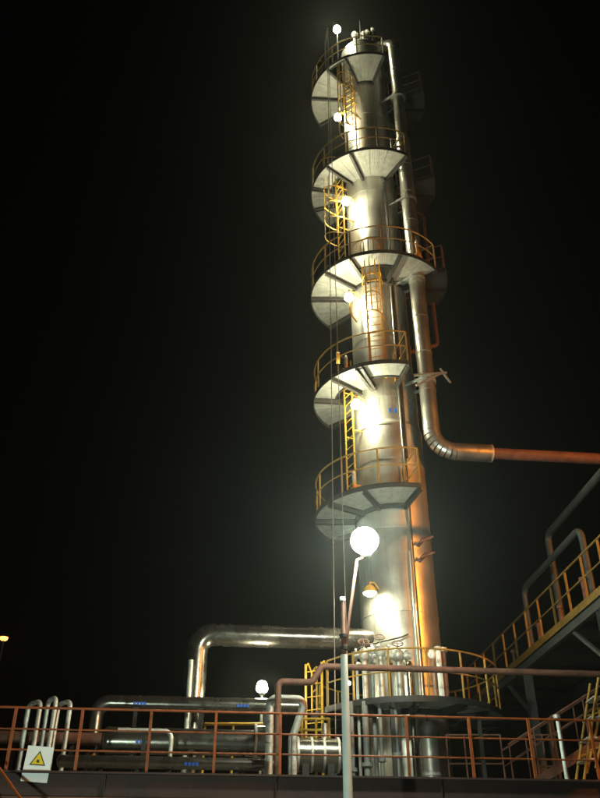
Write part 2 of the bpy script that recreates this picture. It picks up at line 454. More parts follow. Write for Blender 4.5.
# full ring platform at the foot
Z0 = 1.6 + (D - 2.35) * .2355
ring_pl = platform('ring_platform', 'full ring platform with yellow railing round the foot of the column', Z0, -180, 180, 2.36, (-150, -120, -90, -60, -30, 0, 30, 60, 90, 120, 150), (), rad(3) + .35, None, rgap=((-72, -58),), post_step=22)
for a_ in (-135, -75, -15, 45, 105, 165):
    q = dirv(a_) * 2.1
    obj('leg', bar((q.x, q.y, -(Z0 - DECK)), (q.x, q.y, -.17), .09, .09), 'dark_steel', ring_pl)
# small rear landings on the right
for (px_, py_, lab) in ((402, 118, 'small dim rear landing beside the top of the riser pipe'), (415, 204, 'small dim rear landing between the second and middle platforms'), (432, 296, 'small dim rear landing just below the wide platform wing')):
    zz = on_plane(300, py_, (0, D + .5, 0), (0, 1, 0)).z
    platform('rear_landing', lab, zz, 66, 118, 2.35, (92,), (), None, 'rear landings on the column', 'rust_steel', (1.0, .5), 18, .08, True, 'charcoal_paint')

# ------------------------------------------------------------------ caged ladders
def ladder(label, a, z0, z1, r, m='yellow_paint', cage=True):
    d = dirv(a); q = C0 + d * r + Vector((0, 0, z0)); H = z1 - z0
    t = thing('caged_ladder' if cage else 'platform_ladder', label, 'ladder', q, 'ladders between the platforms', math.radians(a))
    # local: x sideways, -y away from the column
    for s in (-.23, .23):
        obj('stile', bar((s, 0, 0), (s, 0, H), .06, .025, (0, 1, 0)), m, t)
    rg = tube([(-.23, 0, 0), (.23, 0, 0)], .014, 6); rg.materials.append(MATS[m])
    for i in range(int(H / .3)): obj('rung', rg, None, t, (0, 0, .2 + .3 * i))
    for zz in (.4, H * .5, H - .9):
        for s in (-.23, .23):
            obj('standoff', bar((s, .02, zz), (s, max(.05, r - rad(z0 + zz) + .03), zz), .04, .02), m, t)
    if cage:
        P_ = [(.23 * math.cos(b) * 1.4, -.62 * math.sin(b), 0) for b in [math.pi * i / 12 for i in range(13)]]
        hp = mesh('hoop', *hoop(P_)); hp.materials.append(MATS[m])
        hs = [2.1 + .75 * i for i in range(int((H - 2.1) / .75) + 1)]
        for h in hs: obj('hoop', hp, None, t, (0, 0, h))
        for i in (2, 4, 6, 8, 10):
            x_, y_, _ = P_[i]; obj('cage_strap', bar((x_, y_, hs[0] - .03), (x_, y_, hs[-1] + .03), .035, .008, Vector((x_, y_, 0)).normalized()), m, t)
    return t
def hoop(P_):
    V, Fc = [], []
    for i, p in enumerate(P_):
        nn = Vector((p[0], p[1], 0)).normalized()
        for dz in (-.025, .025):
            V.append(Vector(p) + Vector((0, 0, dz))); V.append(Vector(p) + nn * .01 + Vector((0, 0, dz)))
    for i in range(len(P_) - 1):
        a, b = 4 * i, 4 * i + 4
        Fc += [(a, b, b + 1, a + 1), (a + 2, a + 3, b + 3, b + 2), (a + 1, b + 1, b + 3, a + 3), (a, a + 2, b + 2, b)]
    return V, Fc, False
ladder('bright yellow ladder climbing from the lowest sector platform', -64, ZP[4], ZP[3] + 1.0, 1.3, 'yellow_paint', False)
ladder('yellow caged ladder in front of the shell below the wide platform', -13, ZP[3], ZP[2] + 1.0, 1.32)
ladder('yellow caged ladder climbing from the wide platform', -66, ZP[2], ZP[1] + 1.0, 1.3)
ladder('yellow caged ladder reaching the topmost platform', -36, ZP[1], ZP[0] + 1.0, 1.24)
# straight ladder up to the ring platform
q = C0 + dirv(-65) * 2.52; LT = Z0 - DECK + 1.1
t = thing('access_ladder', 'short yellow ladder leaning up to the foot ring railing', 'ladder', (q.x, q.y, DECK), None, math.radians(-30))
for s in (-.22, .22):
    obj('stile', bar((s, 0, 0), (s, 0, LT), .05, .03, (0, 1, 0)), 'yellow_paint', t)
    obj('grab_bar', tube([(s, 0, LT - .05), (s, .12, LT + .05), (s, .3, LT - .15), (s, .3, LT - 1.05)], .02, 8), 'yellow_paint', t)
rg = tube([(-.22, 0, 0), (.22, 0, 0)], .014, 6); rg.materials.append(MATS['yellow_paint'])
for i in range(int(LT / .3)): obj('rung', rg, None, t, (0, 0, .2 + .3 * i))

# ------------------------------------------------------------------ lamps
def globe(label, pos, size=.15, anchor=None, m='globe_light', cap=True, group='globe lamps on the column platforms', name='globe_lamp', cat='lamp'):
    pos = Vector(pos)
    t = thing(name, label, cat, pos, group)
    obj('globe', lathe([(size * math.sin(b) ** .8 * (1.0 if b < 1.57 else .86), -size * .95 * math.cos(b)) for b in [math.pi * i / 12 for i in range(13)]], 16), m, t)
    if cap: obj('cap', lathe([(size * .62, size * .62), (size * .66, size * .85), (size * .4, size * 1.25), (.001, size * 1.3)], 16), 'yellow_paint', t)
    if anchor is not None:
        a = Vector(anchor) - pos; top = Vector((0, 0, size * 1.25))
        P_ = [top, top + Vector((0, 0, .10)), Vector((a.x * .5, a.y * .5, size * 1.25 + .16)), Vector((a.x, a.y, a.z))]
        obj('bracket', tube(P_, .02, 8), 'yellow_paint', t)
    return t
def col_lamp(label, px_, py_, dy, anchor_dz=.25, **kw):
    p = at(px_, py_, D - dy); off = Vector((p.x - cx, p.y - D, 0)); r = rad(p.z)
    an = C0 + off.normalized() * (r - .02) + Vector((0, 0, p.z + anchor_dz))
    return globe(label, p, anchor=an, **kw)
col_lamp('glowing globe lamp under the topmost platform', 338, 117, .75)
col_lamp('glowing globe lamp under the second platform from the column top', 346, 201, 1.0)
lm = col_lamp('glowing globe lamp under the wide middle platform', 349, 297, 1.05)
obj('hook', tube([(.02, -.02, -.1), (.02, -.04, -.55), (.08, .02, -.78), (.22, .16, -.86), (.3, .3, -.62), (.3, .33, -.1)], .03, 8), 'yellow_paint', lm)
col_lamp('glowing globe lamp under the fourth platform from the column top', 356, 404, 1.15)
# shaded lamp low on the shell
p = at(370, 592, D - 1.25); off = Vector((p.x - cx, p.y - D, 0)).normalized()
t = thing('shaded_lamp', 'bracket lamp with a rusty dome shade low on the column', 'lamp', p)
obj('shade', lathe([(.17, -.03), (.165, .03), (.12, .13), (.05, .18), (.001, .185)], 20), 'yellow_paint', t)
obj('lens', lathe([(.15, -.01), (.13, -.06), (.08, -.10), (.001, -.12)], 20), 'globe_light', t)
an = C0 + off * 1.04 + Vector((0, 0, p.z + .22)) - p
obj('bracket', tube([(0, 0, .17), (0, 0, .25), (an.x * .5, an.y * .5, .32), tuple(an)], .02, 8), 'yellow_paint', t)
# lamp on a post above the topmost platform
p = at(337, 29, D - .9); q = Vector((p.x, p.y, ZP[0]))
t = globe('glowing globe lamp on a thin mast above the topmost platform', p, .16, None, cap=False)
obj('mast', tube([(0, 0, ZP[0] - p.z), (0, 0, -.08)], .025, 8), 'grey_paint', t)
obj('collar', lathe([(.001, -.16), (.06, -.16), (.075, -.08), (.001, -.07)], 12), 'grey_paint', t)
# floodlight pole
YP = 15.0
b0 = at(350, 798, YP); b0.z = 0
top_w = at(344, 655, YP); top_u = at(343.5, 600, YP)
X0 = top_w.x
t = thing('floodlight_pole', 'white lamp pole with a rusty upper mast carrying the bright floodlight', 'lamp post', (X0, YP, 0))
obj('base_plate', box(.32, .32, .03, (0, 0, .015)), 'grey_paint', t)
obj('lower_pole', tube([(0, 0, .02), (0, 0, top_w.z)], [.105, .062], 20), 'white_paint', t)
obj('upper_mast', tube([(0, 0, top_w.z - .3), (0, 0, top_w.z + .02), (0, 0, top_w.z + .03), (0, 0, top_u.z)], [.05, .05, .045, .04], 14), 'rust_steel', t)
obj('mast_cap', lathe([(.05, top_u.z - .02), (.05, top_u.z + .05), (.001, top_u.z + .07)], 12), 'white_paint', t)
fl = at(365, 543, YP - .1) - Vector((X0, YP, 0))
arm_top = at(357, 560, YP) - Vector((X0, YP, 0))
arm_bot = at(343, 645, YP) - Vector((X0, YP, 0))
obj('arm', tube([arm_bot + Vector((.03, 0, 0)), arm_bot + Vector((.07, 0, .12)), arm_top, fl + Vector((.03, .27, -.16))], .03, 10), 'rust_steel', t)
for zz in (.12, .34): obj('clamp', lathe([(.04, top_w.z + zz - .03), (.075, top_w.z + zz - .03), (.075, top_w.z + zz + .03), (.04, top_w.z + zz + .03)], 14, True), 'dark_steel', t)
hd = obj('lamp_head', lathe([(.001, -.36), (.07, -.36), (.09, -.28), (.15, -.2), (.16, -.15), (.001, -.14)], 24), 'grey_paint', t, fl, (math.radians(62), math.radians(0), math.radians(-10)))
obj('lens', lathe([(.265 * math.sin(b), -.25 * math.cos(b) + .06) for b in [math.pi * i / 14 for i in range(1, 15)]], 28), 'flood_light', hd)
# lamp among the pipes at the left
p = at(262, 687, 20.6)
t = globe('glowing globe lamp on a short post among the left pipework', p, .15, None, 'dim_globe_light', False, None)
obj('post', tube([(0, 0, DECK - p.z), (0, 0, -.1)], .03, 8), 'white_paint', t)
obj('collar', lathe([(.001, -.19), (.06, -.19), (.08, -.1), (.001, -.09)], 12), 'grey_paint', t)
p = at(348.6, 683, D - 2.1)
t = globe('tiny white light beside the white pole at the foot ring', p, .05, None, 'small_light', False, None, 'small_lamp')
obj('stem', tube([(0, 0, -.03), (0, .05, -.15), (.0, .1, Z0 - p.z - .1)], .012, 6), 'grey_paint', t)
# dim sodium lamp at the far left edge
p = at(4, 638, 36)
t = thing('yard_lamp', 'dim orange lamp on a thin mast far behind the railing', 'lamp post', (p.x, p.y, DECK))
obj('mast', tube([(0, 0, 0), (0, 0, p.z - DECK - .1)], [.07, .045], 10), 'dark_steel', t)
obj('lens', lathe([(.17 * math.sin(b), p.z - DECK - .13 * math.cos(b)) for b in [math.pi * i / 8 for i in range(9)]], 14), 'dim_sodium_light', t)
obj('hood', lathe([(.2, p.z - DECK + .02), (.14, p.z - DECK + .14), (.001, p.z - DECK + .18)], 14), 'dark_steel', t)
# lamps outside the view: an orange yard lamp and an added pale floodlight
def yard(label, x, y, z, aim, m, r=.2, zb=0.0, name='yard_lamp', hood=.3, cat='lamp post'):
    t = thing(name, label, cat, (x, y, zb))
    H = z - zb
    obj('base_plate', box(.4, .4, .04, (0, 0, .02)), 'grey_paint', t)
    obj('mast', tube([(0, 0, .03), (0, 0, H)], [.10, .06], 14), 'grey_paint', t)
    d = Vector(aim) - Vector((x, y, z)); d.normalize()
    rot = d.to_track_quat('Z', 'Y').to_euler()
    h = obj('lamp_head', lathe([(.001, -.2), (.1, -.18), (.16, -.06), (r + .04, .08), (r + .06, .08), (r + .06, .12 + hood), (r + .05, .12 + hood), (r + .045, .1), (r, .1)], 20), 'charcoal_paint', t, Vector((0, 0, H + .1)) + d * .15, rot)
    obj('lens', lathe([(r, .10), (r * .7, .125), (r * .35, .135), (.001, .14)], 20), m, h)
    return t
yard('tall yard lamp throwing orange light on the right of the column', cx + 13.5, 9.0, 13.0, (cx - .3, D, 11.5), 'sodium_light', .2, hood=.36)
yard('added unseen floodlight near the ground, aimed up at the warning sign and railing', -4.6, 6.5, .75, (-2.0, 16.5, 4.6), 'fill_light', .16, hood=.12, name='added_floodlight', cat='floodlight')  # added lamp, out of view, to brighten the sign, white pole and railing

# ------------------------------------------------------------------ riser pipe on the right of the column
rb = 1.55
YR = D - 1.0
pr = at(431, 425, YR); xr = pr.x; yr = pr.y
z_el = at(470, 450.5, YR).z
far = at(640, 458.5, YR)
ztop = at(386, 50, YR).z
ri = thing('riser_pipe', 'large metal clad riser pipe turning level to the right beside the column', 'pipe', (xr, yr, z_el), None, YAW)
R_ = .245; el = .62
L_ = ztop - z_el - el
nsec = 13
for i in range(nsec):
    a, b = el + L_ * i / nsec, el + L_ * (i + 1) / nsec
    r = R_ * (1.0 if i < 9 else .86)
    obj('pipe_run', tube([(0, 0, a), (0, 0, b)], r * (1 if i % 2 else .99), 24), 'pipe_cladding', ri)
    obj('band', tube([(0, 0, b - .03), (0, 0, b + .03)], r + .012, 24), 'pipe_cladding', ri)
arcp = [Vector((el - el * math.cos(b), 0, el - el * math.sin(b))) for b in [math.pi / 2 * i / 8 for i in range(9)]]
for i in range(8):
    obj('elbow_gore', tube([arcp[i], arcp[i + 1]], R_ * (1.02 if i % 2 else 1.0), 24), 'pipe_cladding', ri)
xe = at(492, 450, YR).x - xr
obj('pipe_run', tube([(el, 0, 0), (xe, 0, 0)], R_ * 1.03, 24), 'pipe_cladding', ri)
xf = far.x - xr; dz_ = far.z - z_el
obj('bare_run', tube([(xe - .05, 0, 0), (xf + 1.5, 0, 0)], R_ * .66, 24), 'rust_steel', ri)
obj('end_collar', tube([(xe - .02, 0, 0), (xe + .03, 0, 0)], R_ * 1.05, 24), 'galvanised', ri)
cap_t = [Vector((0, 0, L_ + el)), Vector((0, 0, L_ + el + .25)), Vector((-.12, .1, L_ + el + .5)), Vector((-.5, .35, L_ + el + .62))]
obj('top_bend', tube(cap_t, R_ * .84, 20), 'pipe_cladding', ri)
# guides from shell to riser
for (py_, wide) in ((400, True), (222, False), (300, False), (120, False)):
    zz = on_plane(300, py_, (0, D, 0), (0, 1, 0)).z - z_el
    ax, ay = (cx - xr) * math.cos(YAW) + (D - yr) * math.sin(YAW), (D - yr) * math.cos(YAW) - (cx - xr) * math.sin(YAW)
    rr_ = rad(zz + z_el); sv = Vector((ax, ay, 0)).normalized(); sn = Vector((-sv.y, sv.x, 0)); ln = Vector((ax, ay, 0)).length - rr_ + .1
    for s_ in (-.26, .26):
        obj('guide_arm', bar(sn * s_ + sv * -.05 + Vector((0, 0, zz)), sn * s_ + sv * ln + Vector((0, 0, zz)), .06, .07), 'grey_paint', ri)
    obj('clamp', tube([(0, 0, zz - .05), (0, 0, zz + .05)], R_ + .04, 24), 'grey_paint', ri)
    if wide:
        obj('guide_plate', bar((-.45, -.3, zz - .0), (.55, -.3, zz + .16), .05, .06), 'grey_paint', ri)
        obj('guide_arm', bar((-.42, -.33, zz - .38), (.35, -.33, zz + .1), .05, .06), 'grey_paint', ri)
        obj('guide_arm', bar((.35, -.33, zz + .28), (.62, -.33, zz - .22), .05, .05), 'grey_paint', ri)
# thinner vent pipe behind, with a bend
q0 = at(408, 214, D + .9); q1 = at(423, 216, D + .9)
zlow = at(430, 345, D + .9).z
pipe('vent_pipe', 'thin vent pipe hooked outward behind the riser and dropping past the landings', 'pipe', [(cx + .85, D + .9 - .4, q0.z), (q1.x, D + .9, q0.z), (q1.x, D + .9, zlow), (cx + .8, D + .6, zlow - .6)], .07, .2, 'rust_steel', 14)

# ------------------------------------------------------------------ hoist with ropes on the left
ha = -38; hr = 2.46
hp_ = C0 + dirv(ha) * hr
t = thing('hoist', 'rope hoist with a yellow block hanging down the left of the platforms', 'hoist', (hp_.x, hp_.y, DECK))
zt = ZP[0] + 1.7
inn = (C0 + dirv(-50) * 2.1) - hp_
obj('davit_post', tube([(inn.x, inn.y, ZP[0] - DECK), (inn.x, inn.y, zt - DECK), (inn.x * .6, inn.y * .6, zt - DECK + .25), (0, 0, zt - DECK + .2)], .035, 8), 'grey_paint', t)
obj('rope', tube([(0, 0, .2), (0, 0, zt - DECK + .2)], .013, 6), 'rope_steel', t)
obj('rope', tube([(-.32, .05, .2), (-.02, 0, zt - DECK + .2)], .013, 6), 'rope_steel', t)
zb = on_plane(300, 358, hp_, (0, 1, 0)).z - DECK
bk = obj('block', tube([(-.05, 0, zb), (.05, 0, zb)], .17, 16), 'yellow_paint', t)
obj('sheave', tube([(-.06, 0, zb), (.06, 0, zb)], .07, 12), 'dark_steel', bk)
obj('anchor', box(.5, .2, .22, (-.16, 0, .11)), 'grey_paint', t)

# ------------------------------------------------------------------ overhead vapour line at the left
YB = D - .35 - cx * math.tan(YAW)
pa = atg(198, 634.5, YB); pb = atg(372, 636, YB); zc = pa.z
p_in = Vector((pb.x, pb.y, zc))
pipe('overhead_line', 'thick shiny insulated pipe running level from the column and turning down at the left', 'pipe', [p_in, pa, (pa.x, pa.y, DECK)], .27, .42, 'shaded_cladding', 28, 1.5)
pf = atg(191, 660, YB - .42)
pipe('drain_pipe', 'thin pale pipe standing beside the bend of the thick level pipe', 'pipe', [(pf.x, pf.y, DECK), pf], .06, None, 'galvanised', 12)

# pipe rack lines behind the railing
def hpipe(name, label, x0, x1, py_, Y, r, drop0=False, drop1=False, sect=1.2, m='shaded_cladding', marks=(), stands=2):
    a, b = atg(x0, py_, Y), atg(x1, py_, Y); zz = (a.z + b.z) / 2
    a.z = b.z = zz; P_ = []
    if drop0: P_.append(Vector((a.x, a.y, DECK)))
    P_ += [a, b]
    if drop1: P_.append(Vector((b.x, b.y, DECK)))
    t = pipe(name, label, 'pipe', P_, r, max(r * 1.9, .16), m, 22, sect)
    base = P_[0]
    for i in range(stands):
        q = a.lerp(b, (i + .6) / (stands + .2)) - base; f0 = Vector((q.x, q.y, DECK - base.z)); top = q - Vector((0, 0, r * .8))
        obj('stand', bar(f0, top, .08, .08), 'dark_steel', t)
        obj('saddle', bar(top - rd * .06, top + rd * .06, r * 1.5, .04), 'dark_steel', t)
    for e_, d_, on in ((a, -1, not drop0), (b, 1, not drop1)):
        if on and r > .1: obj('end_cap', tube([e_ - base + rd * d_ * u * r for u in (-.05, .15, .35, .5, .56)], [r * v for v in (1.02, 1.0, .82, .45, .08)], 22), m, t)
    for mx_ in marks:
        q = atg(mx_, py_, Y); q.z = zz
        nv = (rn + Vector((0, 0, -.25))).normalized()
        stencil(t, q + nv * (r + .012) - base, rd, nv, .055, .06, 4, .02)
    return t
hpipe('insulated_pipe', 'insulated pipe level with the top rail, bent down at its left end', 97, 303, 704.5, 20.2, .165, True, False, 1.4, 'shaded_cladding', (135, 238), 3)
hpipe('insulated_pipe', 'thick insulated pipe behind the middle rail with a rounded left end', 108, 274, 742, 19.2, .27, False, False, 1.6, 'shaded_cladding', (138,), 3)
hpipe('insulated_pipe', 'low insulated pipe just above the deck edge behind the railing', 60, 276, 763, 18.4, .12, False, False, 2.0, 'shaded_cladding', (186,), 3)
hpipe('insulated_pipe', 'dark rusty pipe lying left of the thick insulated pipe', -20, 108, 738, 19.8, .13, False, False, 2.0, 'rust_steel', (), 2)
hpipe('insulated_pipe', 'thin pipe above the thick insulated pipe, hooked down at its right end', 118, 172, 730.5, 18.6, .045, False, True, None, 'galvanised', (), 1)
# flanged end of the thick pipe
q = atg(268, 742, 19.2)
t = thing('pipe_flange', 'wide flanged end piece closing the thick insulated pipe', 'flange', (q.x, q.y, DECK), None, YAW)
zz = q.z - DECK
obj('barrel', tube([(-.25, 0, zz), (.2, 0, zz)], .33, 28), 'shaded_cladding', t)
obj('ring', tube([(.2, 0, zz), (.27, 0, zz)], .40, 28), 'galvanised', t)
obj('ring', tube([(-.3, 0, zz), (-.25, 0, zz)], .36, 28), 'galvanised', t)
obj('support', bar((0, 0, 0), (0, 0, zz - .2), .2, .12), 'dark_steel', t)
# small loop pipes at the far left
for i, (x_, lab) in enumerate(((40, 'small steam loop pipe nearest the warning sign behind the railing'), (55, 'small steam loop pipe between two taller ones behind the railing'), (70, 'small steam loop pipe beside the bent insulated pipe'))):
    a = atg(x_, 707, 19.0)
    pipe('loop_pipe', lab, 'pipe', [(a.x, a.y, DECK), (a.x, a.y, a.z + (.12 if i != 1 else .2)), (a.x - .34 if i != 1 else a.x - .25, a.y + .3, a.z + (.12 if i != 1 else .2)), (a.x - .34 if i != 1 else a.x - .25, a.y + .3, DECK)], .05, .13, 'galvanised', 12, None, .012, 'steam loop pipes')
# exchanger with strapped shell
a = atg(296, 757, 18.6); b = atg(338, 757, 18.6)
t = thing('heat_exchanger', 'short shiny exchanger drum with strapped bands behind the railing', 'vessel', (a.x, a.y, DECK), None, YAW)
Lx = b.x - a.x; zz = a.z - DECK + .05
obj('shell', tube([(0, 0, zz), (Lx, 0, zz)], .33, 32), 'shaded_cladding', t)
for u in (0, .33, .62, .97): obj('strap', tube([(Lx * u, 0, zz), (Lx * u + .05, 0, zz)], .35, 32), 'galvanised', t)
obj('head', tube([(-.16, 0, zz), (-.1, 0, zz), (0, 0, zz)], [.1, .24, .32], 28), 'shaded_cladding', t)
obj('head', tube([(Lx, 0, zz), (Lx + .1, 0, zz), (Lx + .16, 0, zz)], [.32, .24, .1], 28), 'shaded_cladding', t)
for u in (.2, .8): obj('saddle', box(.14, .5, max(.04, zz - .2), (Lx * u, 0, max(.04, zz - .2) / 2)), 'dark_steel', t)
obj('nozzle', tube([(Lx * .7, 0, zz + .25), (Lx * .7, 0, zz + .62)], .07, 14), 'pipe_cladding', t)
# service lines left of the column
Y2 = 17.5
def g(x_, y_, dy=0.0): return atg(x_, y_, Y2 + dy)
def gz(v, z_): return Vector((v.x, v.y, z_))
zl = g(300, 682).z; zh = g(450, 670).z
pipe('service_pipe', 'long rust red pipe crossing before the foot ring and stepping down leftward', 'pipe', [gz(g(278, 700), DECK), gz(g(278, 700), zl), gz(g(312, 682), zl), gz(g(322, 682), zh), gz(g(640, 670), zh)], .066, .12, 'rust_steel', 16, None)
z3 = g(295, 699, .5).z
pipe('service_pipe', 'short galvanised pipe stub with a down bend left of the yellow ladder', 'pipe', [gz(g(270, 700, .5), DECK), gz(g(270, 700, .5), z3), gz(g(306, 700, .5), z3), gz(g(292, 730, .7), z3 - .75), gz(g(292, 740, .7), DECK)], .08, .14, 'galvanised', 16)
pipe('service_pipe', 'upright galvanised pipe behind the left railing post near the globe lamp', 'pipe', [gz(g(294, 740, -.3), DECK), g(294, 735, -.3)], .06, None, 'galvanised', 12)
# yellow barrier behind the pipes
Y3 = 20.6
a, b = at(205, 724, Y3), at(268, 724, Y3)
t = thing('yellow_barrier', 'low yellow pipe barrier under the globe lamp among the left pipes', 'barrier', (a.x, Y3, DECK))
obj('rail', tube([(0, 0, a.z - DECK), (b.x - a.x, 0, a.z - DECK)], .035, 10), 'yellow_paint', t)
for u in (0, .45, 1): obj('post', tube([((b.x - a.x) * u, 0, 0), ((b.x - a.x) * u, 0, a.z - DECK + .0)], .03, 8), 'yellow_paint', t)
Y3 = 19.0
a, b = at(299, 719, Y3), at(330, 719, Y3)
t = thing('yellow_barrier', 'short double yellow barrier at the foot of the yellow ladder', 'barrier', (a.x, Y3, DECK))
for py_ in (719, 730): obj('rail', tube([(0, 0, at(300, py_, Y3).z - DECK), (b.x - a.x, 0, at(300, py_, Y3).z - DECK)], .03, 10), 'yellow_paint', t)
for u in (.1, .55, .97): obj('post', tube([((b.x - a.x) * u, 0, 0), ((b.x - a.x) * u, 0, a.z - DECK + .02)], .028, 8), 'yellow_paint', t)

# ------------------------------------------------------------------ valve manifold on the ring platform
def valve(label, px_, py_, Y, h, m='galvanised'):
    p = at(px_, py_, Y)
    t = thing('gate_valve', label, 'valve', (p.x, Y, Z0 + .012), 'valves on the foot ring')
    zb_ = p.z - Z0 - .012
    obj('spool', tube([(0, 0, 0), (0, 0, zb_)], .065, 14), m, t)
    bd = obj('body', tube([(0, 0, zb_ - .14), (0, 0, zb_ - .05), (0, 0, zb_ + .07), (0, 0, zb_ + .15)], [.08, .15, .15, .07], 18), m, t)
    for s in (-1, 1):
        obj('flange', tube([(s * .17, 0, zb_), (s * .22, 0, zb_)], .15, 18), m, t)
    obj('bore', tube([(-.3, 0, zb_), (.3, 0, zb_)], .085, 14), m, t)
    obj('stem', tube([(0, 0, zb_ + .1), (0, -.05, zb_ + h)], .02, 8), 'galvanised', t)
    wh = [(.13 * math.cos(b), -.05 + .13 * math.sin(b) * .7, zb_ + h + .09 * math.sin(b)) for b in [2 * math.pi * i / 16 for i in range(17)]]
    obj('handwheel', tube(wh, .014, 6, False), 'rust_steel', t)
    obj('spoke', tube([wh[0], wh[8]], .01, 6), 'rust_steel', t); obj('spoke', tube([wh[4], wh[12]], .01, 6), 'rust_steel', t)
Yv = D - 1.55
valve('pale gate valve with a handwheel left of the lit shell foot', 364, 655, Yv, .3)
valve('pale gate valve with a handwheel in the middle of the lit shell foot', 380, 651, Yv - .05, .32)
valve('pale gate valve with a handwheel at the right of the lit shell foot', 398, 656, Yv - .1, .28)
for i, (x_, r_, mm, lab) in enumerate(((357, .035, 'galvanised', 'thin galvanised drop pipe at the left of the valve row'), (372, .05, 'grey_paint', 'grey drop pipe between the left and middle valves'), (389, .045, 'rust_steel', 'rusty drop pipe between the middle and right valves'), (409, .065, 'shaded_cladding', 'thick dull drop pipe right of the valve row'))):
    p = at(x_, 668, Yv + .1)
    pipe('drop_pipe', lab, 'pipe', [(p.x, Yv + .12, DECK), (p.x, Yv + .12, p.z + .12), (p.x + .1, D - 1.0, p.z + .22)], r_, .12, mm, 12, None, .012, 'drop pipes at the shell foot')
for x_, h_, lab in ((438, 650, 'tall white standpipe on the foot ring right of the shell'), (443.5, 651, 'slim rusty standpipe close beside the tall white one')):
    p = at(x_, h_, D - 1.6)
    t = pipe('standpipe', lab, 'pipe', [(p.x, D - 1.6, Z0), (p.x, D - 1.6, p.z)], .065 if x_ == 438 else .045, None, 'white_paint' if x_ == 438 else 'rust_steel', 14)
    obj('cap', tube([(0, 0, p.z - Z0 - .02), (0, 0, p.z - Z0 + .07)], .09, 14), 'galvanised', t)
p = at(432, 655, D - 1.7)
t = thing('gate_valve', 'small pale valve left of the tall white standpipe', 'valve', (p.x, p.y, Z0 + .012), 'valves on the foot ring')
obj('stem', tube([(0, 0, 0), (0, 0, p.z - Z0)], .03, 10), 'galvanised', t)
obj('body', tube([(0, 0, p.z - Z0 - .1), (0, 0, p.z - Z0), (0, 0, p.z - Z0 + .12)], [.05, .1, .05], 14), 'white_paint', t)
# hooked hose along the shell foot
P_ = [at(352, 652, D - 1.7), at(366, 645, D - 1.4), at(380, 642, D - 1.22), at(402, 637, D - 1.2), at(408, 634, D - 1.15)]
P_ = [(P_[0].x, P_[0].y, Z0 + .01)] + P_ 
h = tag(obj('hose', tube(P_, .022, 8), 'cable_black'), 'dark cable draped over the valves at the shell foot', 'cable')

def instrument(label, a_, r_, z_, h_, turn, m='galvanised'):
    q_ = C0 + dirv(a_) * r_ + Vector((0, 0, z_ + .012))
    t = thing('relief_valve', label, 'valve', q_, 'relief valves on the platforms', math.radians(turn))
    obj('spool', tube([(0, 0, 0), (0, 0, h_)], .05, 12), m, t)
    for zz_ in (.18, h_ * .55): obj('flange', tube([(0, 0, zz_), (0, 0, zz_ + .05)], .1, 14), m, t)
    obj('bonnet', tube([(0, 0, h_ - .05), (0, 0, h_ + .1), (0, 0, h_ + .3), (0, 0, h_ + .36)], [.045, .06, .05, .02], 12), 'galvanised', t)
    obj('outlet', tube([(0, 0, h_ * .8), (.18, 0, h_ * .8), (.3, 0, h_ * .8 - .08), (.34, 0, h_ * .8 - .25), (.34, 0, .05)], .045, 10), m, t)
    obj('lever', tube([(0, 0, h_ + .2), (-.22, -.06, h_ + .3)], .012, 6), 'rust_steel', t)
instrument('relief valve with bent outlet on the second platform beside the riser pipe', 22, 1.75, ZP[1], .8, -20)
instrument('relief valve with bent outlet on the lowest sector platform by the ladder foot', -42, 1.7, ZP[4], .5, 30, 'yellow_paint')
instrument('relief valve with bent outlet on the wide wing of the middle platform', 36, 2.0, ZP[2], .7, 60, 'yellow_paint')
instrument('relief valve with bent outlet on the fourth platform at the left of the caged ladder', -45, 1.75, ZP[3], .5, 10, 'yellow_paint')

# ------------------------------------------------------------------ elevated walkway on the right
wd = Vector((-math.sin(YAW), math.cos(YAW), 0)); ws = Vector((wd.y, -wd.x, 0))   # along, to the right
E0 = Vector((6.62, 17.3, 0)); ZW = 8.0
wk = thing('elevated_walkway', 'long elevated walkway with yellow railing receding on the right', 'walkway', (E0.x, E0.y, DECK))
zw = ZW - DECK
s_a, s_b, wid = -4.0, 11.0, 2.6
def wp(s, w, z_): return wd * s + ws * w + Vector((0, 0, z_))
obj('edge_beam', channel(wp(s_a, .06, zw - .17), wp(s_b, .06, zw - .17), .12, .30), 'charcoal_paint', wk)
obj('edge_beam', channel(wp(s_a, wid - .06, zw - .17), wp(s_b, wid - .06, zw - .17), .12, .30), 'charcoal_paint', wk)
obj('toe_plate', bar(wp(s_a, -.012, zw + .0), wp(s_b, -.012, zw + .0), .008, .18), 'dim_walkway_yellow', wk)
s = s_a; i = 0
while s < s_b - .01:
    obj('deck_plate', bar(wp(s + .01, wid / 2, zw - .0), wp(s + .99, wid / 2, zw - .0), wid - .02, .03), 'charcoal_paint', wk)
    s += 1.0
for s in [s_a + .1 + 2.0 * i for i in range(8)]:
    obj('cross_beam', bar(wp(s, .1, zw - .2), wp(s, wid - .1, zw - .2), .1, .16), 'dark_steel', wk)
pm = bar((0, 0, 0), (0, 0, 1.1), .05, .04); pm.materials.append(MATS['dim_walkway_yellow'])
for w_ in (.03, wid - .03):
    for i in range(16): obj('post', pm, None, wk, wp(s_a + .05 + .99 * i, w_, zw), (0, 0, YAW))
    for h in (1.1, .58): obj('rail', tube([wp(s_a, w_, zw + h), wp(s_b, w_, zw + h)], .025 if h > 1 else .02, 8), 'dim_walkway_yellow', wk)
for s in (.6, 5.6, 10.6):
    for w_ in (.1, wid - .1):
        obj('column', channel(wp(s, w_, 0), wp(s, w_, 0) + Vector((0, .001, zw - .3)), .2, .2), 'charcoal_paint', wk)
    obj('brace', bar(wp(s, .1, zw - 1.5), wp(s + 1.6, .1, zw - .32), .08, .08), 'charcoal_paint', wk)
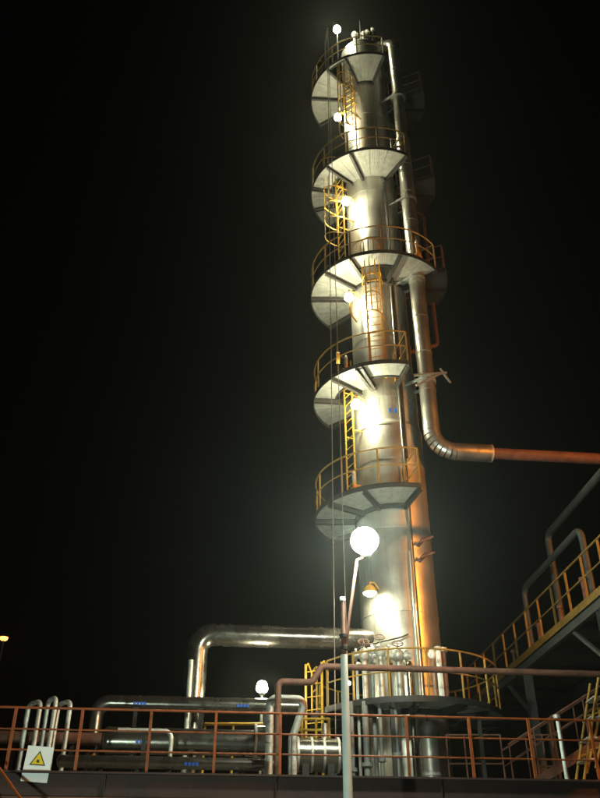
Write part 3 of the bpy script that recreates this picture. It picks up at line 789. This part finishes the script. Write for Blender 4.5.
# pipes over the walkway
def wpx(px_, py_, w_): 
    return on_plane(px_, py_, E0 + ws * w_, ws)
a = wpx(580, 528, .7); sA = (a - E0).dot(wd)
b = wpx(524, 592, .7); sB = (b - E0).dot(wd)
base = Vector((E0.x, E0.y, 0))
def W(s_, w_, z_): return base + wd * s_ + ws * w_ + Vector((0, 0, z_))
pipe('walkway_pipe', 'grey pipe hooped over the walkway railing and dropping to its deck', 'pipe', [W(sA - .0, .7, ZW), W(sA, .7, a.z), W(min(sB, 10.7), .7, a.z), W(min(sB, 10.7), .7, ZW)], .085, .28, 'charcoal_paint', 16)
a = wpx(600, 474, 1.3); sA2 = (a - E0).dot(wd)
b = wpx(549, 545, 1.3); sB2 = (b - E0).dot(wd)
pipe('walkway_pipe', 'higher grey pipe running level above the far side of the walkway', 'pipe', [W(-3.4, 1.3, ZW), W(-3.4, 1.3, a.z), W(min(sB2, 10.7), 1.3, a.z), W(min(sB2, 10.7), 1.3, ZW)], .10, .25, 'charcoal_paint', 16)
for i, (s_, h_) in enumerate(((2.0, .9), (3.6, .75), (5.2, .8), (7.4, .7))):
    labs = ('upright rusty pipe stub on the near part of the walkway deck', 'upright rusty pipe stub second along the walkway deck', 'upright rusty pipe stub third along the walkway deck', 'upright rusty pipe stub farthest along the walkway deck')
    q = W(s_, .45, ZW)
    t = pipe('pipe_stub', labs[i], 'pipe', [q, q + Vector((0, 0, h_))], .05, None, 'rust_steel', 10, None, .012, 'pipe stubs on the walkway')
    obj('cap', tube([(0, 0, h_ - .02), (0, 0, h_ + .06)], .08, 10), 'rust_steel', t)

# ------------------------------------------------------------------ stairs and pipes below the walkway at the right
Y4 = 20.2
a, b = at(508, 745, Y4), at(606, 682.5, Y4)
t = thing('steel_stairs', 'steel stairs climbing to the right under the walkway with an orange handrail', 'stairs', (a.x, Y4, DECK))
o_ = Vector((a.x, Y4, DECK)); dx_ = b.x - a.x; dz2 = b.z - a.z; ha_ = a.z - DECK
for sy in (0, .8):
    obj('handrail', tube([(0, sy, ha_), (dx_, sy, ha_ + dz2)], .026, 8), 'rust_steel', t)
    obj('middle_rail', tube([(0, sy, ha_ - .35), (dx_, sy, ha_ + dz2 - .35)], .018, 8), 'rust_steel', t)
    obj('stringer', bar((-.05, sy, .08), (dx_, sy, dz2 + .08), .05, .2), 'rust_steel', t)
    for u in (0.01, .25, .5, .75, .99):
        obj('post', tube([(dx_ * u, sy, dz2 * u + .1), (dx_ * u, sy, ha_ + dz2 * u)], .022, 8), 'rust_steel', t)
nt = 10
tm = box(.26, .74, .03); tm.materials.append(MATS['charcoal_paint'])
for i in range(nt): obj('tread', tm, None, t, (dx_ * (i + .7) / nt, .4, dz2 * (i + .7) / nt + .06))
obj('landing_post', bar((dx_, .4, 0), (dx_, .4, dz2), .1, .1), 'rust_steel', t)
# second, steeper flight nearer the edge of the frame
Y5 = 19.0
a, b = at(575, 752, Y5), at(596, 690, Y5)
t = thing('steep_ladder_stair', 'steep yellow ladder stair leaning right beside the white upright pipe', 'stairs', (a.x, Y5, DECK))
for sy in (0, .65):
    for off in (0, .38):
        obj('handrail' if off else 'stringer', tube([(off, sy, 0 if not off else .5), (b.x - a.x + off + .12, sy, b.z - DECK + .3)], .03, 8), 'shaded_yellow', t)
    for u in (.35, .7): 
        q_ = Vector((b.x - a.x + .12, 0, b.z - DECK + .3)) * u
        obj('post', tube([(q_.x, sy, q_.z), (q_.x + .38, sy, q_.z + .1)], .022, 8), 'shaded_yellow', t)
for i in range(5):
    u = (i + .6) / 5.6; q_ = Vector((b.x - a.x + .12, 0, b.z - DECK + .3)) * u
    obj('tread', box(.22, .6, .03, (q_.x + .06, .325, q_.z)), 'galvanised', t)
p = at(557, 718, 18.4)
t = pipe('upright_pipe', 'white upright pipe with an elbow foot beside the steep yellow stair', 'pipe', [(p.x, 18.4, p.z), (p.x, 18.4, DECK + .12), (p.x + .35, 18.4, DECK + .1)], .036, .1, 'white_paint', 14)
obj('cap', tube([(0, 0, -.01), (0, 0, .06)], .08, 12), 'galvanised', t)
obj('foot', box(.1, .1, .13, (.3, 0, DECK + .065 - p.z)), 'dark_steel', t)
# small equipment rails beside the ring platform
for lab, x0, x1, yt, Y in (('low rusty barrier between the foot ring and the steel stairs', 446, 500, 735, 20.0), ('low rusty barrier in front of the walkway legs', 532, 562, 735, 21.0)):
    a, b = at(x0, yt, Y), at(x1, yt, Y)
    t = thing('rusty_barrier', lab, 'barrier', (a.x, Y, DECK))
    for h in (a.z - DECK, (a.z - DECK) * .55): obj('rail', tube([(0, 0, h), (b.x - a.x, 0, h)], .022, 8), 'rust_steel', t)
    for u in (0, .33, .66, 1): obj('post', tube([((b.x - a.x) * u, 0, 0), ((b.x - a.x) * u, 0, a.z - DECK)], .022, 8), 'rust_steel', t)
# pump under the ring on the right: the orange lit pot
p = at(432, 775, D - 1.75); q = at(432, 722, D - 1.75)
t = thing('seal_pot', 'upright pot with domed lid under the foot ring, lit orange', 'vessel', (p.x, D - 1.75, DECK))
hh = q.z - DECK
obj('shell', lathe([(.2, 0), (.2, hh - .32)], 24), 'pipe_cladding', t)
obj('lid', lathe([(.24, hh - .32), (.24, hh - .24), (.2, hh - .12), (.1, hh), (.001, hh + .02)], 24), 'dark_steel', t)
for zz in (.1, .45): obj('strap', lathe([(.2, zz), (.212, zz), (.212, zz + .05), (.2, zz + .05)], 24, True), 'galvanised', t)
# upright pipes seen under the ring
for i, (x_, r_, lab) in enumerate(((352, .05, 'first dim upright pipe under the foot ring from the white pole'), (366, .07, 'second dim upright pipe under the foot ring from the white pole'), (381, .045, 'third dim upright pipe under the foot ring from the white pole'), (396, .06, 'fourth dim upright pipe under the foot ring from the white pole'))):
    p = at(x_, 735, D - 2.0)
    t = pipe('upright_pipe', lab, 'pipe', [(p.x, D - 2.0, DECK), (p.x, D - 2.0, Z0 - .02)], r_, None, 'grey_paint', 12, None, .012, 'upright pipes under the foot ring')
    obj('flange', tube([(0, 0, .5 + .1 * i), (0, 0, .58 + .1 * i)], r_ * 1.9, 14), 'grey_paint', t)

# ------------------------------------------------------------------ haze
if HAZE:
    hz = obj('haze', box(170, 170, 46, (0, 20, 21.5)), None); hz['kind'] = 'stuff'
    m = bpy.data.materials.new('haze'); m.use_nodes = True
    n, l = m.node_tree.nodes, m.node_tree.links; n.remove(n['Principled BSDF'])
    v = n.new('ShaderNodeVolumePrincipled'); v.inputs['Density'].default_value = HAZE; v.inputs['Color'].default_value = (.8, .85, .8, 1); v.inputs['Anisotropy'].default_value = .86
    l.new(v.outputs[0], n['Material Output'].inputs['Volume'])
    hz.data.materials.append(m)
